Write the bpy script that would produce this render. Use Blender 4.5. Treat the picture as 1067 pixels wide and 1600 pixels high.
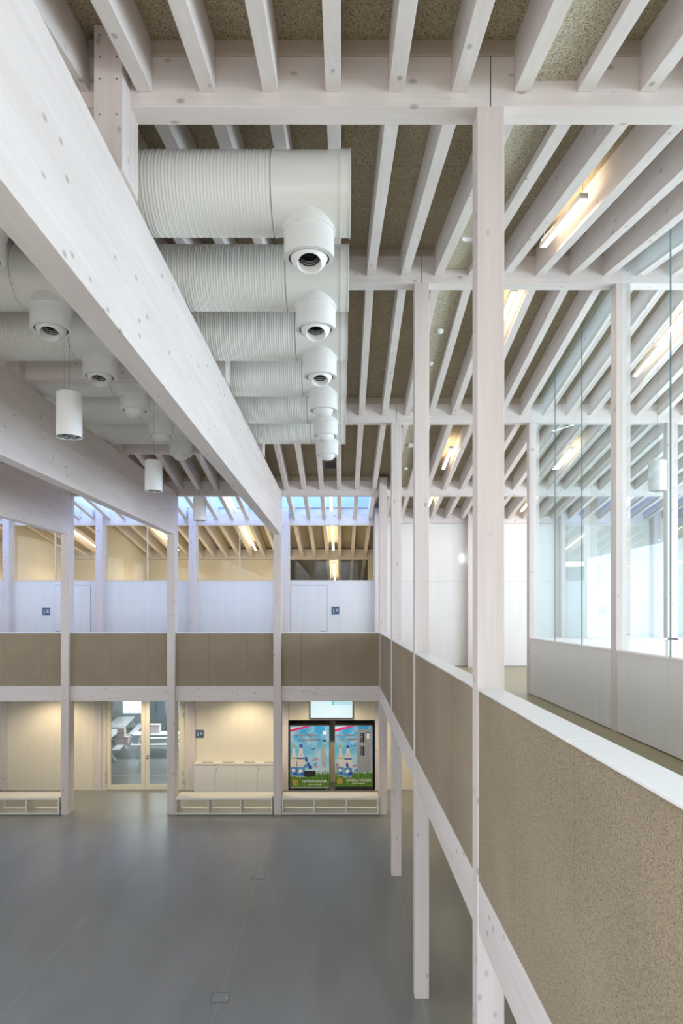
import bpy, bmesh, math, random
from mathutils import Vector, Matrix
random.seed(7)
for o in list(bpy.data.objects): bpy.data.objects.remove(o)
C = bpy.context.scene.collection
PI = math.pi
# ---------------------------------------------------------------- frame: X and heights in 4 mm units, depth d in 4.268 m bays
U, B, CZ = 0.004, 4.268, 5.24
def P(x, d, h): return Vector((x*U, d*B, CZ + h*U))
FLOOR, UP = -1310, -409          # ground floor and gallery floor, relative to the eye

# ---------------------------------------------------------------- camera
cd = bpy.data.cameras.new('camera'); cam = bpy.data.objects.new('camera', cd); C.objects.link(cam)
cam.location = P(0, 0, 0); cam.rotation_euler = (PI/2, 0, 0)
cd.sensor_fit = 'HORIZONTAL'; cd.sensor_width = 36; cd.lens = 36
cd.shift_x = 0.0; cd.shift_y = 155/1067
cd.clip_start = 0.05; cd.clip_end = 200
bpy.context.scene.camera = cam
# ---------------------------------------------------------------- world, daylight, added fill lights, exposure
w = bpy.data.worlds.new('World'); bpy.context.scene.world = w; w.use_nodes = True
bg = w.node_tree.nodes['Background']; bg.inputs[0].default_value = (0.66, 0.82, 1.0, 1); bg.inputs[1].default_value = 1.6
vs = bpy.context.scene.view_settings
bpy.context.scene.display_settings.display_device = 'sRGB'
vs.view_transform = 'Standard'; vs.look = 'None'; vs.gamma = 1; vs.use_curve_mapping = False
vs.exposure = 0.40
def area(name, loc, rot, sx, sy, e, col):
    l = bpy.data.lights.new(name, 'AREA'); l.shape = 'RECTANGLE'; l.size = sx; l.size_y = sy
    l.energy = e; l.color = col
    o = bpy.data.objects.new(name, l); o.location = loc; o.rotation_euler = rot; C.objects.link(o); return o
area('skylight_daylight', P(-1370, 4.48, 1400), (0, 0, 0), 3200*U, .5*B, 760, (0.22, 0.42, 1.0))
area('near_skylight_daylight', P(-1200, -.2, 900), (0, 0, 0), 2800*U, .4*B, 330, (0.80, 0.88, 1.0))
area('facade_daylight', P(2560, 1.9, 100), (0, PI/2, 0), 900*U, 4.4*B, 1450, (0.83, 0.87, 1.0))
area('entrance_fill', P(-700, -.42, -900), (math.radians(105), 0, 0), 4200*U, 560*U, 130, (1.0, .95, .90))  # added fill at the assumed entrance glazing, lifts the roof from below
area('low_upward_fill', P(-500, .2, -640), (math.radians(152), 0, 0), 3600*U, 150*U, 70, (1.0, .95, .91))  # added fill below the camera, aimed up at rafters; no real fixture
area('rear_upper_fill', P(-100, -.44, 350), (math.radians(138), 0, 0), 3000*U, 500*U, 190, (1.0, .94, .90))  # added fill behind the camera for beam fronts; the wall there is solid
area('left_side_fill', P(-2980, 1.9, 250), (0, -PI/2, 0), 900*U, 4.0*B, 300, (.93, .95, 1.0))  # added fill for left-facing surfaces, set before the solid left wall

# ---------------------------------------------------------------- materials
def newmat(name):
    m = bpy.data.materials.new(name); m.use_nodes = True
    nt = m.node_tree; return m, nt, nt.nodes['Principled BSDF']
def N(nt, t, **k):
    n = nt.nodes.new(t)
    for a, b in k.items():
        if a.startswith('i_'): n.inputs[int(a[2:])].default_value = b
        else: setattr(n, a, b)
    return n
def plain(name, col, rough=.5, metal=0, emit=None, es=0, spec=None):
    m, nt, b = newmat(name)
    b.inputs['Base Color'].default_value = (*col, 1); b.inputs['Roughness'].default_value = rough
    b.inputs['Metallic'].default_value = metal
    if emit: b.inputs['Emission Color'].default_value = (*emit, 1); b.inputs['Emission Strength'].default_value = es
    if spec is not None: b.inputs['Specular IOR Level'].default_value = spec
    return m
def wood(name, axis, c1, c2, knots=True, rough=.55, lam=0.0):
    m, nt, b = newmat(name); L = nt.links.new
    tc = N(nt, 'ShaderNodeTexCoord'); oi = N(nt, 'ShaderNodeObjectInfo')
    off = N(nt, 'ShaderNodeVectorMath', operation='SCALE'); comb = N(nt, 'ShaderNodeCombineXYZ')
    for i in range(3): L(oi.outputs['Random'], comb.inputs[i])
    L(comb.outputs[0], off.inputs[0]); off.inputs['Scale'].default_value = 37.0
    add = N(nt, 'ShaderNodeVectorMath', operation='ADD'); L(tc.outputs['Object'], add.inputs[0]); L(off.outputs[0], add.inputs[1])
    mp = N(nt, 'ShaderNodeMapping'); s = [22, 22, 22]; s[axis] = .9; mp.inputs['Scale'].default_value = s
    L(add.outputs[0], mp.inputs[0])
    no = N(nt, 'ShaderNodeTexNoise'); no.inputs['Scale'].default_value = 1.0; no.inputs['Detail'].default_value = 5; no.inputs['Roughness'].default_value = .6
    L(mp.outputs[0], no.inputs['Vector'])
    mp2 = N(nt, 'ShaderNodeMapping'); s2 = [5, 5, 5]; s2[axis] = .35; mp2.inputs['Scale'].default_value = s2
    L(add.outputs[0], mp2.inputs[0])
    n2 = N(nt, 'ShaderNodeTexNoise'); n2.inputs['Scale'].default_value = 1.0; n2.inputs['Detail'].default_value = 2; L(mp2.outputs[0], n2.inputs['Vector'])
    av = N(nt, 'ShaderNodeMath', operation='ADD'); L(no.outputs['Fac'], av.inputs[0]); L(n2.outputs['Fac'], av.inputs[1])
    mr = N(nt, 'ShaderNodeMapRange'); mr.inputs['From Min'].default_value = .75; mr.inputs['From Max'].default_value = 1.25; L(av.outputs[0], mr.inputs[0])
    mix = N(nt, 'ShaderNodeMix', data_type='RGBA'); mix.inputs[6].default_value = (*c2, 1); mix.inputs[7].default_value = (*c1, 1)
    L(mr.outputs[0], mix.inputs[0]); out = mix.outputs[2]
    if knots:
        mp3 = N(nt, 'ShaderNodeMapping'); s3 = [6.2]*3; s3[axis] = 3.6; mp3.inputs['Scale'].default_value = s3; L(add.outputs[0], mp3.inputs[0])
        vo = N(nt, 'ShaderNodeTexVoronoi'); vo.inputs['Scale'].default_value = 1.0; L(mp3.outputs[0], vo.inputs['Vector'])
        k = N(nt, 'ShaderNodeMapRange'); k.inputs['From Min'].default_value = .15; k.inputs['From Max'].default_value = .07; L(vo.outputs['Distance'], k.inputs[0])
        k2 = N(nt, 'ShaderNodeMath', operation='MULTIPLY'); L(k.outputs[0], k2.inputs[0]); k2.inputs[1].default_value = .6
        mk = N(nt, 'ShaderNodeMix', data_type='RGBA'); L(k2.outputs[0], mk.inputs[0]); L(out, mk.inputs[6]); mk.inputs[7].default_value = (.26, .22, .20, 1); out = mk.outputs[2]
    L(out, b.inputs['Base Color']); b.inputs['Roughness'].default_value = rough
    bp = N(nt, 'ShaderNodeBump'); bp.inputs['Strength'].default_value = .05; bp.inputs['Distance'].default_value = .004
    L(no.outputs['Fac'], bp.inputs['Height']); L(bp.outputs[0], b.inputs['Normal'])
    return m
W1, W2 = (.79, .725, .695), (.71, .64, .61)
WX = wood('whitewashed spruce, grain across', 0, W1, W2)
WY = wood('whitewashed spruce, grain in depth', 1, W1, W2)
WZ = wood('whitewashed spruce, grain upright', 2, (.755, .68, .65), (.67, .59, .56))
PZ = wood('white stained panel', 2, (.80, .78, .76), (.765, .745, .725), knots=False, rough=.6)
CZm = wood('cream panel', 2, (.80, .735, .60), (.765, .695, .56), knots=False, rough=.6)
BAT = wood('tan batten', 0, (.56, .47, .37), (.48, .40, .31), knots=False)
CX = wood('cream timber', 0, (.78, .72, .60), (.70, .62, .50), knots=False)

def woodwool(name, c_dark, c_mid, c_light, sc, st=(1, 1, 1), bump=.5, seam=None):
    m, nt, b = newmat(name); L = nt.links.new
    tc = N(nt, 'ShaderNodeTexCoord'); mp = N(nt, 'ShaderNodeMapping'); mp.inputs['Scale'].default_value = st
    L(tc.outputs['Object'], mp.inputs[0])
    n1 = N(nt, 'ShaderNodeTexNoise'); n1.inputs['Scale'].default_value = sc; n1.inputs['Detail'].default_value = 3; n1.inputs['Roughness'].default_value = .6; n1.inputs['Distortion'].default_value = 1.2
    L(mp.outputs[0], n1.inputs['Vector'])
    cr = N(nt, 'ShaderNodeValToRGB'); e = cr.color_ramp.elements
    e[0].position = .36; e[0].color = (*c_dark, 1); e[1].position = .64; e[1].color = (*c_light, 1)
    x = e.new(.47); x.color = (*c_mid, 1)
    L(n1.outputs['Fac'], cr.inputs[0])
    n2 = N(nt, 'ShaderNodeTexNoise'); n2.inputs['Scale'].default_value = .9; n2.inputs['Detail'].default_value = 3; L(tc.outputs['Object'], n2.inputs['Vector'])
    mr = N(nt, 'ShaderNodeMapRange'); mr.inputs['From Min'].default_value = .3; mr.inputs['From Max'].default_value = .7; mr.inputs['To Min'].default_value = .9; mr.inputs['To Max'].default_value = 1.1; L(n2.outputs['Fac'], mr.inputs[0])
    mul = N(nt, 'ShaderNodeVectorMath', operation='SCALE'); L(cr.outputs[0], mul.inputs[0]); L(mr.outputs[0], mul.inputs['Scale'])
    out = mul.outputs[0]
    if seam:   # board joints every `seam` metres along Y
        sp = N(nt, 'ShaderNodeSeparateXYZ'); L(tc.outputs['Object'], sp.inputs[0])
        mo = N(nt, 'ShaderNodeMath', operation='PINGPONG'); L(sp.outputs[1], mo.inputs[0]); mo.inputs[1].default_value = seam/2
        lt = N(nt, 'ShaderNodeMath', operation='LESS_THAN'); L(mo.outputs[0], lt.inputs[0]); lt.inputs[1].default_value = .0035
        fl = N(nt, 'ShaderNodeMath', operation='MULTIPLY'); L(lt.outputs[0], fl.inputs[0]); fl.inputs[1].default_value = .55
        mk = N(nt, 'ShaderNodeMix', data_type='RGBA'); L(fl.outputs[0], mk.inputs[0]); L(out, mk.inputs[6]); mk.inputs[7].default_value = (.05, .04, .03, 1); out = mk.outputs[2]
    L(out, b.inputs['Base Color']); b.inputs['Roughness'].default_value = .9; b.inputs['Specular IOR Level'].default_value = .15
    bp = N(nt, 'ShaderNodeBump'); bp.inputs['Strength'].default_value = bump; bp.inputs['Distance'].default_value = .004
    L(n1.outputs['Fac'], bp.inputs['Height']); L(bp.outputs[0], b.inputs['Normal'])
    return m
WWROOF = woodwool('wood wool roof board', (.13, .10, .055), (.36, .30, .20), (.54, .46, .33), 120, (1, .45, 1), .6, 0.98)
WWSTRIP = woodwool('pale wood wool service strip', (.18, .15, .10), (.46, .41, .31), (.66, .61, .49), 75, (1, 1, 1), .5, 2.4)
WWBAL = woodwool('wood wool balustrade board', (.14, .105, .07), (.325, .265, .185), (.45, .37, .27), 185, (1, 1, 1), .5)

def floor_mat(name, c1, c2, rough, grid, lc):
    m, nt, b = newmat(name); L = nt.links.new
    tc = N(nt, 'ShaderNodeTexCoord'); mp = N(nt, 'ShaderNodeMapping'); mp.inputs['Scale'].default_value = (1.3, .35, 1)
    mp.inputs['Rotation'].default_value = (0, 0, .25); L(tc.outputs['Object'], mp.inputs[0])
    n = N(nt, 'ShaderNodeTexNoise'); n.inputs['Scale'].default_value = 1.2; n.inputs['Detail'].default_value = 6; n.inputs['Distortion'].default_value = .6; L(mp.outputs[0], n.inputs['Vector'])
    mr = N(nt, 'ShaderNodeMapRange'); mr.inputs['From Min'].default_value = .3; mr.inputs['From Max'].default_value = .7; L(n.outputs['Fac'], mr.inputs[0])
    mix = N(nt, 'ShaderNodeMix', data_type='RGBA'); mix.inputs[6].default_value = (*c1, 1); mix.inputs[7].default_value = (*c2, 1); L(mr.outputs[0], mix.inputs[0])
    out = mix.outputs[2]
    if grid:
        sp = N(nt, 'ShaderNodeSeparateXYZ'); L(tc.outputs['Object'], sp.inputs[0]); fs = []
        for ax, x0, per in ((0, 272*U, 684*U), (1, 1.185*B, B)):
            a = N(nt, 'ShaderNodeMath', operation='SUBTRACT'); L(sp.outputs[ax], a.inputs[0]); a.inputs[1].default_value = x0 - 40*per
            q = N(nt, 'ShaderNodeMath', operation='PINGPONG'); L(a.outputs[0], q.inputs[0]); q.inputs[1].default_value = per/2
            t = N(nt, 'ShaderNodeMath', operation='LESS_THAN'); L(q.outputs[0], t.inputs[0]); t.inputs[1].default_value = .0035; fs.append(t)
        mx = N(nt, 'ShaderNodeMath', operation='MAXIMUM'); L(fs[0].outputs[0], mx.inputs[0]); L(fs[1].outputs[0], mx.inputs[1])
        f = N(nt, 'ShaderNodeMath', operation='MULTIPLY'); L(mx.outputs[0], f.inputs[0]); f.inputs[1].default_value = .45
        mk = N(nt, 'ShaderNodeMix', data_type='RGBA'); L(f.outputs[0], mk.inputs[0]); L(out, mk.inputs[6]); mk.inputs[7].default_value = (*lc, 1); out = mk.outputs[2]
    L(out, b.inputs['Base Color'])
    rr = N(nt, 'ShaderNodeMapRange'); rr.inputs['To Min'].default_value = rough-.05; rr.inputs['To Max'].default_value = rough+.08; L(n.outputs['Fac'], rr.inputs[0])
    L(rr.outputs[0], b.inputs['Roughness'])
    return m
GROUND = floor_mat('grey polished screed', (.215, .225, .215), (.27, .28, .268), .30, True, (.5, .5, .47))
RESIN = floor_mat('olive grey resin floor', (.33, .285, .14), (.38, .33, .175), .30, False, (0, 0, 0))
RESIN.node_tree.nodes['Principled BSDF'].inputs['Specular IOR Level'].default_value = .35

def glass_mat(name, tint, refl=.9):
    m, nt, b = newmat(name); L = nt.links.new; nt.nodes.remove(b)
    out = nt.nodes['Material Output']
    tr = N(nt, 'ShaderNodeBsdfTransparent'); tr.inputs[0].default_value = (*tint, 1)
    gl = N(nt, 'ShaderNodeBsdfGlossy'); gl.inputs['Roughness'].default_value = 0.0; gl.inputs[0].default_value = (.92, .98, 1, 1)
    fr = N(nt, 'ShaderNodeFresnel'); fr.inputs[0].default_value = 1.5
    ge = N(nt, 'ShaderNodeNewGeometry'); iv = N(nt, 'ShaderNodeMath', operation='SUBTRACT'); iv.inputs[0].default_value = 1.0; L(ge.outputs['Backfacing'], iv.inputs[1])
    m0 = N(nt, 'ShaderNodeMath', operation='MULTIPLY'); L(fr.outputs[0], m0.inputs[0]); L(iv.outputs[0], m0.inputs[1])   # one reflection per pane
    mu = N(nt, 'ShaderNodeMath', operation='MULTIPLY'); L(m0.outputs[0], mu.inputs[0]); mu.inputs[1].default_value = refl; mu.use_clamp = True
    mx = N(nt, 'ShaderNodeMixShader'); L(mu.outputs[0], mx.inputs[0]); L(tr.outputs[0], mx.inputs[1]); L(gl.outputs[0], mx.inputs[2])
    L(mx.outputs[0], out.inputs[0]); return m
GLASS = glass_mat('room glass', (.915, .972, .98), 1.8)
GLASSW = glass_mat('window glass', (.98, .985, .96), 1.2)
PAINT = plain('ivory duct enamel', (.76, .755, .71), .32)
PAINT2 = plain('white nozzle enamel', (.82, .82, .80), .3)
DARK = plain('dark rubber', (.02, .02, .022), .5)
BLACK = plain('black steel', (.012, .011, .01), .4)
GAPM = plain('shadow gap black', (.05, .045, .04), .8)
CHROME = plain('chrome', (.8, .8, .82), .12, 1)
STEEL = plain('brushed steel', (.42, .41, .39), .4, .9)
LACQ = plain('white lacquer', (.84, .84, .83), .35)
BENCH = plain('cream lacquered board', (.78, .76, .70), .4)
CABLE = plain('grey cable', (.25, .25, .25), .5)
LWHITE = plain('lamp diffuser', (.9, .9, .9), .4, 0, (1.0, .95, .86), 3.5)
LWARM = plain('lamp uplight', (.9, .9, .9), .4, 0, (1.0, .84, .62), 15)
LBODY = plain('grey lamp housing', (.55, .55, .53), .4)

# ---------------------------------------------------------------- mesh helpers
WL = {}
class MB:
    def __init__(s): s.v = []; s.f = []; s.m = []; s.sm = []
    def quadface(s, pts, mi=0, smooth=False):
        n = len(s.v); s.v += [Vector(p) for p in pts]; s.f.append(tuple(range(n, n+len(pts)))); s.m.append(mi); s.sm.append(smooth)
    def hexa(s, c, mi=0):
        n = len(s.v); s.v += [Vector(p) for p in c]
        for f in ((0,3,2,1),(4,5,6,7),(0,1,5,4),(1,2,6,5),(2,3,7,6),(3,0,4,7)):
            s.f.append(tuple(n+i for i in f)); s.m.append(mi); s.sm.append(False)
        return s
    def box(s, x0, x1, d0, d1, h0, h1, mi=0):
        return s.slope(x0, x1, d0, d1, h0, h1, h0, h1, mi)
    def slope(s, x0, x1, d0, d1, a0, a1, b0, b1, mi=0):   # near bottom/top a0,a1 ; far bottom/top b0,b1
        return s.hexa([P(x0,d0,a0),P(x1,d0,a0),P(x1,d1,b0),P(x0,d1,b0),P(x0,d0,a1),P(x1,d0,a1),P(x1,d1,b1),P(x0,d1,b1)], mi)
    def wbox(s, a, b, mi=0):
        (x0,y0,z0),(x1,y1,z1) = a, b
        return s.hexa([(x0,y0,z0),(x1,y0,z0),(x1,y1,z0),(x0,y1,z0),(x0,y0,z1),(x1,y0,z1),(x1,y1,z1),(x0,y1,z1)], mi)
    def revolve(s, origin, axis, prof, seg=32, mi=0, smooth=True, cap0=False, cap1=False):
        origin = Vector(origin); axis = Vector(axis).normalized()
        a = axis.orthogonal().normalized(); b = axis.cross(a); rings = []
        for (t, r) in prof:
            n = len(s.v); rings.append(n)
            for i in range(seg):
                th = 2*PI*i/seg; s.v.append(origin + axis*t + (a*math.cos(th) + b*math.sin(th))*r)
        for k in range(len(prof)-1):
            for i in range(seg):
                j = (i+1) % seg; s.f.append((rings[k]+i, rings[k]+j, rings[k+1]+j, rings[k+1]+i)); s.m.append(mi); s.sm.append(smooth)
        if cap0: s.f.append(tuple(rings[0]+i for i in reversed(range(seg)))); s.m.append(mi); s.sm.append(False)
        if cap1: s.f.append(tuple(rings[-1]+i for i in range(seg))); s.m.append(mi); s.sm.append(False)
        return s
    def tube(s, p, q, r, seg=8, mi=0):
        p, q = Vector(p), Vector(q); L = (q-p).length
        return s.revolve(p, q-p, [(0, r), (L, r)], seg, mi, True, True, True)
    def beam(s, p, q, w, t, up=(0,0,1), mi=0):    # rectangular bar between two points
        p, q = Vector(p), Vector(q); d = (q-p).normalized(); u = Vector(up); sd = d.cross(u).normalized()*w/2; u2 = sd.cross(d).normalized()*t/2
        return s.hexa([p-sd-u2, p+sd-u2, q+sd-u2, q-sd-u2, p-sd+u2, p+sd+u2, q+sd+u2, q-sd+u2], mi)
    def build(s, name, mats, parent=None, origin=None, bevel=0):
        if not isinstance(mats, (list, tuple)): mats = [mats]
        if origin is None:
            xs = [v.x for v in s.v]; ys = [v.y for v in s.v]; zs = [v.z for v in s.v]
            origin = Vector(((min(xs)+max(xs))/2, (min(ys)+max(ys))/2, min(zs)))
        me = bpy.data.meshes.new(name)
        me.from_pydata([v - origin for v in s.v], [], s.f); 
        for m in mats: me.materials.append(m)
        me.polygons.foreach_set('material_index', s.m); me.polygons.foreach_set('use_smooth', s.sm)
        bm = bmesh.new(); bm.from_mesh(me); bmesh.ops.recalc_face_normals(bm, faces=bm.faces); bm.to_mesh(me); bm.free()
        me.update()
        o = bpy.data.objects.new(name, me); C.objects.link(o)
        if parent is not None: o.parent = parent; o.location = origin - WL[parent.name]
        else: o.location = origin
        WL[o.name] = Vector(origin)
        if bevel:
            b = o.modifiers.new('bevel', 'BEVEL'); b.width = bevel; b.segments = 2; b.limit_method = 'ANGLE'
        return o
def empty(name, loc, label=None, cat=None, group=None, kind=None):
    o = bpy.data.objects.new(name, None); o.empty_display_size = .1; C.objects.link(o); o.location = loc; WL[o.name] = Vector(loc)
    return tag(o, label, cat, group, kind)
def tag(o, label=None, cat=None, group=None, kind=None):
    if label: o['label'] = label
    if cat: o['category'] = cat
    if group: o['group'] = group
    if kind: o['kind'] = kind
    return o
def struct(o): o['kind'] = 'structure'; return o
def copy_tree(o, shift, parent=None):
    c = o.copy(); C.objects.link(c)
    if parent is None: c.location = o.location + Vector(shift); WL[c.name] = WL[o.name] + Vector(shift)
    else: c.parent = parent; WL[c.name] = WL[o.name] + Vector(shift)
    for ch in list(o.children):
        copy_tree(ch, shift, c)
    return c
def text_mesh(name, s, size, mat, parent, loc, shear=0, align='LEFT', font_w=1.0, thick=.0008, off=0.0):
    cu = bpy.data.curves.new(name, 'FONT'); cu.body = s; cu.size = size; cu.shear = shear; cu.align_x = align; cu.extrude = thick; cu.offset = off
    cu.space_character = font_w
    t = bpy.data.objects.new(name, cu); C.objects.link(t)
    dg = bpy.context.evaluated_depsgraph_get(); dg.update()
    me = bpy.data.meshes.new_from_object(t.evaluated_get(dg)); me.materials.clear(); me.materials.append(mat)
    bpy.data.objects.remove(t)
    me.transform(Matrix.Rotation(PI/2, 4, 'X'))
    o = bpy.data.objects.new(name, me); C.objects.link(o); o.parent = parent; o.location = Vector(loc) - WL[parent.name]; WL[o.name] = Vector(loc)
    return o

# ---------------------------------------------------------------- roof geometry
RIDGE = 2.185
def hb(d):       # underside of the rafters
    return 943 + 190*(d-1.163) if d <= RIDGE else 1135 - 178*(d-2.207)
BT = 90          # board above rafter underside
XL, XR = -3000, 2620
GX = lambda k: 270 - 684*k        # column rows, k = 0 the gallery row
HW = 24.5; DC = .044
# ================================================================ STRUCTURE
o = MB().box(XL, 1620, -.5, 4.93, FLOOR-30, FLOOR)
o.box(-2500, -600, 4.93, 7.2, FLOOR-30, FLOOR)
struct(o.build('floor', GROUND, origin=Vector((0, 0, CZ+FLOOR*U))))
g = MB().box(292, XR, -.5, 4.75, -580, UP).box(XL, 292, 4.19, 4.75, -580, UP).box(XL, 292, -.5, .1, -580, UP)
struct(g.build('floor', RESIN, origin=Vector((0, 0, CZ+UP*U))))
# ceiling boards (wood wool), with the skylight slot between fourth beam and back wall
c = MB()
def board(x0, x1, d0, d1, lift=BT, th=18):
    c.slope(x0, x1, d0, d1, hb(d0)+lift, hb(d0)+lift+th, hb(d1)+lift, hb(d1)+lift+th)
board(XL, XR, .1, RIDGE-.0001); board(XL, XR, RIDGE+.0001, 4.207)
board(247, XR, 4.207, 4.80); board(XL, 2620, 4.797, 7.6); board(247, XR, -.5, .1)
struct(c.build('ceiling', WWROOF, origin=P(0, 0, 1000)))
# service strip of paler boards, a bit lower, along the gallery row
for i, (d0, d1) in enumerate(((.21, 1.163), (1.208, 2.163), (2.208, 3.163), (3.208, 4.163), (4.208, 4.748))):
    s = MB().slope(342, 426, d0, d1, hb(d0)+21, hb(d0)+60, hb(d1)+21, hb(d1)+60)
    struct(s.build('ceiling', WWSTRIP, origin=P(0, 0, 900)))
# upstands of the skylight
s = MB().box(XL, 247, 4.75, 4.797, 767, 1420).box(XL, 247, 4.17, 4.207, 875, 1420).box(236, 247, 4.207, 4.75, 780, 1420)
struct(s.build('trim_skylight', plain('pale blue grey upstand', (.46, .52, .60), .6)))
# ---- walls
WB = 4.75
# upper back wall: solid to sill, then windows left of the corner, full height to the right
s = MB().box(XL, 292, WB, WB+.03, UP+2, 225, 0).box(292, XR, WB, WB+.03, UP+3, 223, 0).box(292, XR, WB, WB+.03, 224.5, 651, 0)
s.box(XL, XR, WB+.004, WB+.03, UP, UP+4, 1)
struct(s.build('wall_back', [PZ, GAPM]))
# end / side walls outside the view
struct(MB().box(XL-30, XL, -.5, 7.6, FLOOR, 1200).build('wall_left', PZ))
struct(MB().box(XR, XR+30, 4.3, 7.6, -600, 1200).box(XR, XR+30, -.5, 4.3, -600, -380).box(XR, XR+30, -.5, 4.3, 640, 1200).build('wall_right', PZ))
struct(MB().box(1600, 1630, -.5, 4.93, FLOOR, -580).build('wall_right', CZm))
struct(MB().box(XL, XR, -.54, -.5, -600, 1000).box(XL, XR, -.54, -.5, FLOOR, -1270).build('wall_front', PZ))
# facade window of the right-hand rooms
w1 = empty('window_1', P(XR+10, 1.9, -380), kind='structure')
f = MB()
for d in (-.5, .163, 1.185, 2.185, 3.185, 4.26): f.box(XR, XR+22, d, d+.02, -380, 640)
f.box(XR, XR+22, -.5, 4.3, -380, -366).box(XR, XR+22, -.5, 4.3, 626, 640)
f.build('window_frame', WZ, w1); MB().box(XR+8, XR+12, -.5, 4.3, -366, 626).build('pane', GLASSW, w1)
w2 = empty('window_2', P(-200, -.52, -1270), kind='structure')
f = MB()
for k in range(-2, 6): f.box(GX(k)-10, GX(k)+10, -.54, -.51, -1270, -600)
f.box(XL, XR, -.54, -.51, -1270, -1255)
f.build('window_frame', WZ, w2)

# ---- lower back wall with door opening and niche
LB = 4.69
s = MB().box(XL, -1733, LB, LB+.03, FLOOR, -580).box(-1149, -386, LB, LB+.03, FLOOR, -580).box(240, 1620, LB, LB+.03, FLOOR+2, -580)
s.box(-386, 240, LB, LB+.03, -804, -580).box(-1733, -1149, LB, LB+.03, -612, -580)
s.box(-392, -386, LB, 4.93, FLOOR, -798).box(240, 246, LB, 4.93, FLOOR, -798).box(-392, 246, 4.925, 4.955, FLOOR, -580).box(-386, 240, LB, 4.93, -804, -798)
struct(s.build('wall_back', CZm))
# room behind the glazed door: side walls and far wall with window
s = MB().box(-2500, -2480, 4.72, 7.2, FLOOR, -580).box(-620, -600, 4.95, 7.2, FLOOR, -580)
s.box(-2500, -600, 7.2, 7.23, FLOOR, -1150).box(-2500, -600, 7.2, 7.23, -620, -580).box(-1500, -1330, 7.19, 7.2, FLOOR, -600)
struct(s.build('wall_back', LACQ))
w3 = empty('window_3', P(-1500, 7.21, -1150), kind='structure'); f = MB()
for x in (-2480, -2250, -2050, -1850, -1650, -1490, -1330, -1100, -900, -700): f.box(x, x+14, 7.205, 7.225, -1150, -620)
f.box(-2480, -620, 7.205, 7.225, -920, -908)
f.build('window_frame', plain('blue grey frame', (.30, .38, .45), .4), w3)
MB().box(-2480, -620, 7.212, 7.216, -1150, -620).build('pane', GLASSW, w3)
struct(MB().box(XL, XR, 4.75, 7.6, -600, -575).build('ceiling', LACQ))
# upper rooms behind the clerestory windows
s = MB().box(XL, -478, 5.86, 5.9, UP, 470).box(243, XR, 5.86, 5.9, UP, 470).box(-478, 243, 5.86, 5.9, UP, 276)
s.box(-1790, -1776, 4.80, 5.86, UP, 460).box(-2474, -2460, 4.80, 5.86, UP, 460)
s.box(XL, XR, 7.5, 7.54, UP, 420)
struct(s.build('wall_back', CZm))
for x in (-1783, -2467):
    struct(MB().slope(x-7, x+7, 4.80, 5.86, 460, hb(4.8)+88, 460, hb(5.86)+88).build('wall_back', CZm))
struct(MB().box(XL, XR, 4.78, 7.5, UP-20, UP).build('floor', RESIN))
struct(MB().box(XL, XR, 4.725, WB+.001, -560, UP-.5).build('trim_1', CX))
# right-hand glazed room: low wall, sill, end wall
s = MB()
for d0, d1 in ((-.5, .163), (.207, 1.163), (1.207, 2.163), (2.207, 3.163)):
    s.box(931, 962, d0, d1, UP+3, -142, 0); s.box(936, 962, d0, d1, UP, UP+3, 1)
s.box(977, XR, 3.170, 3.20, UP, -142, 0)
struct(s.build('wall_right', [PZ, GAPM]))
s = MB()
for d0, d1 in ((-.5, .163), (.207, 1.163), (1.207, 2.163), (2.207, 3.163)): s.box(928.5, 966, d0, d1, -142, -133)
s.box(977, XR, 3.163, 3.207, -142, -133)
struct(s.build('trim_sill', WY))
wn = 4
edges = [-.5, .163, None, .207, .525, .843, 1.163, None, 1.207, 1.525, 1.842, 2.163, None, 2.207, 2.521, 2.838, 3.163]
for a, b in zip(edges, edges[1:]):
    if a is None or b is None: continue
    top = lambda d: hb(d) + BT - 1
    wr = empty('window_%d' % wn, P(947, (a+b)/2, -133), kind='structure'); wn += 1
    def pane(x0, x1, p, q):
        m = MB()
        if p < RIDGE < q: q2 = q
        m.slope(x0, x1, p, q, -133, top(p), -133, top(q)); return m
    pane(945.5, 948.5, a+.001, b-.001).build('pane', GLASS, wr)
    gm = MB().slope(945, 949, a-.0009, a+.0009, -133, top(a), -133, top(a)); gm.build('pane_joint', plain('glass edge', (.10, .2, .22), .3) if 'glass edge' not in bpy.data.materials else bpy.data.materials['glass edge'], wr)
xs = [977, 1210, 1420, 1612, None, 1661, 1890, 2110, 2296, None, 2345, XR]
for a, b in zip(xs, xs[1:]):
    if a is None or b is None: continue
    wr = empty('window_%d' % wn, P((a+b)/2, 3.185, -133), kind='structure'); wn += 1
    MB().box(a+1, b-1, 3.184, 3.1868, -133, 933).build('pane', GLASS, wr)

# ================================================================ BEAMS, COLUMNS, RAFTERS (things)
# cross beams
rows = [(1.163, 917, 1008, 'nearest'), (2.163, 1107, 1200, 'second, ridge-high'), (3.163, 933, 1024, 'third'), (4.163, 752, 845, 'fourth'), (4.75, 648, 766, 'rearmost')]
labels = ['whitewashed cross beam nearest the camera, above the tall front gallery column',
          'whitewashed cross beam at the ridge, second from the camera',
          'whitewashed cross beam third from the camera, behind the duct row',
          'whitewashed cross beam fourth from the camera, in front of the skylight',
          'whitewashed cross beam on top of the upper back wall windows']
for (d, h0, h1, nm), lb in zip(rows, labels):
    m = MB().box(XL, XR, d, d+DC, h0, h1)
    b = m.build('cross_beam', WX, bevel=.004); tag(b, lb, 'beam', 'cross beams')
    tr = MB().box(XL, XR if d < 4.5 else XR, d-.006, d+DC, h1, hb(d)+BT)
    struct(tr.build('trim_batten', BAT))
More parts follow.
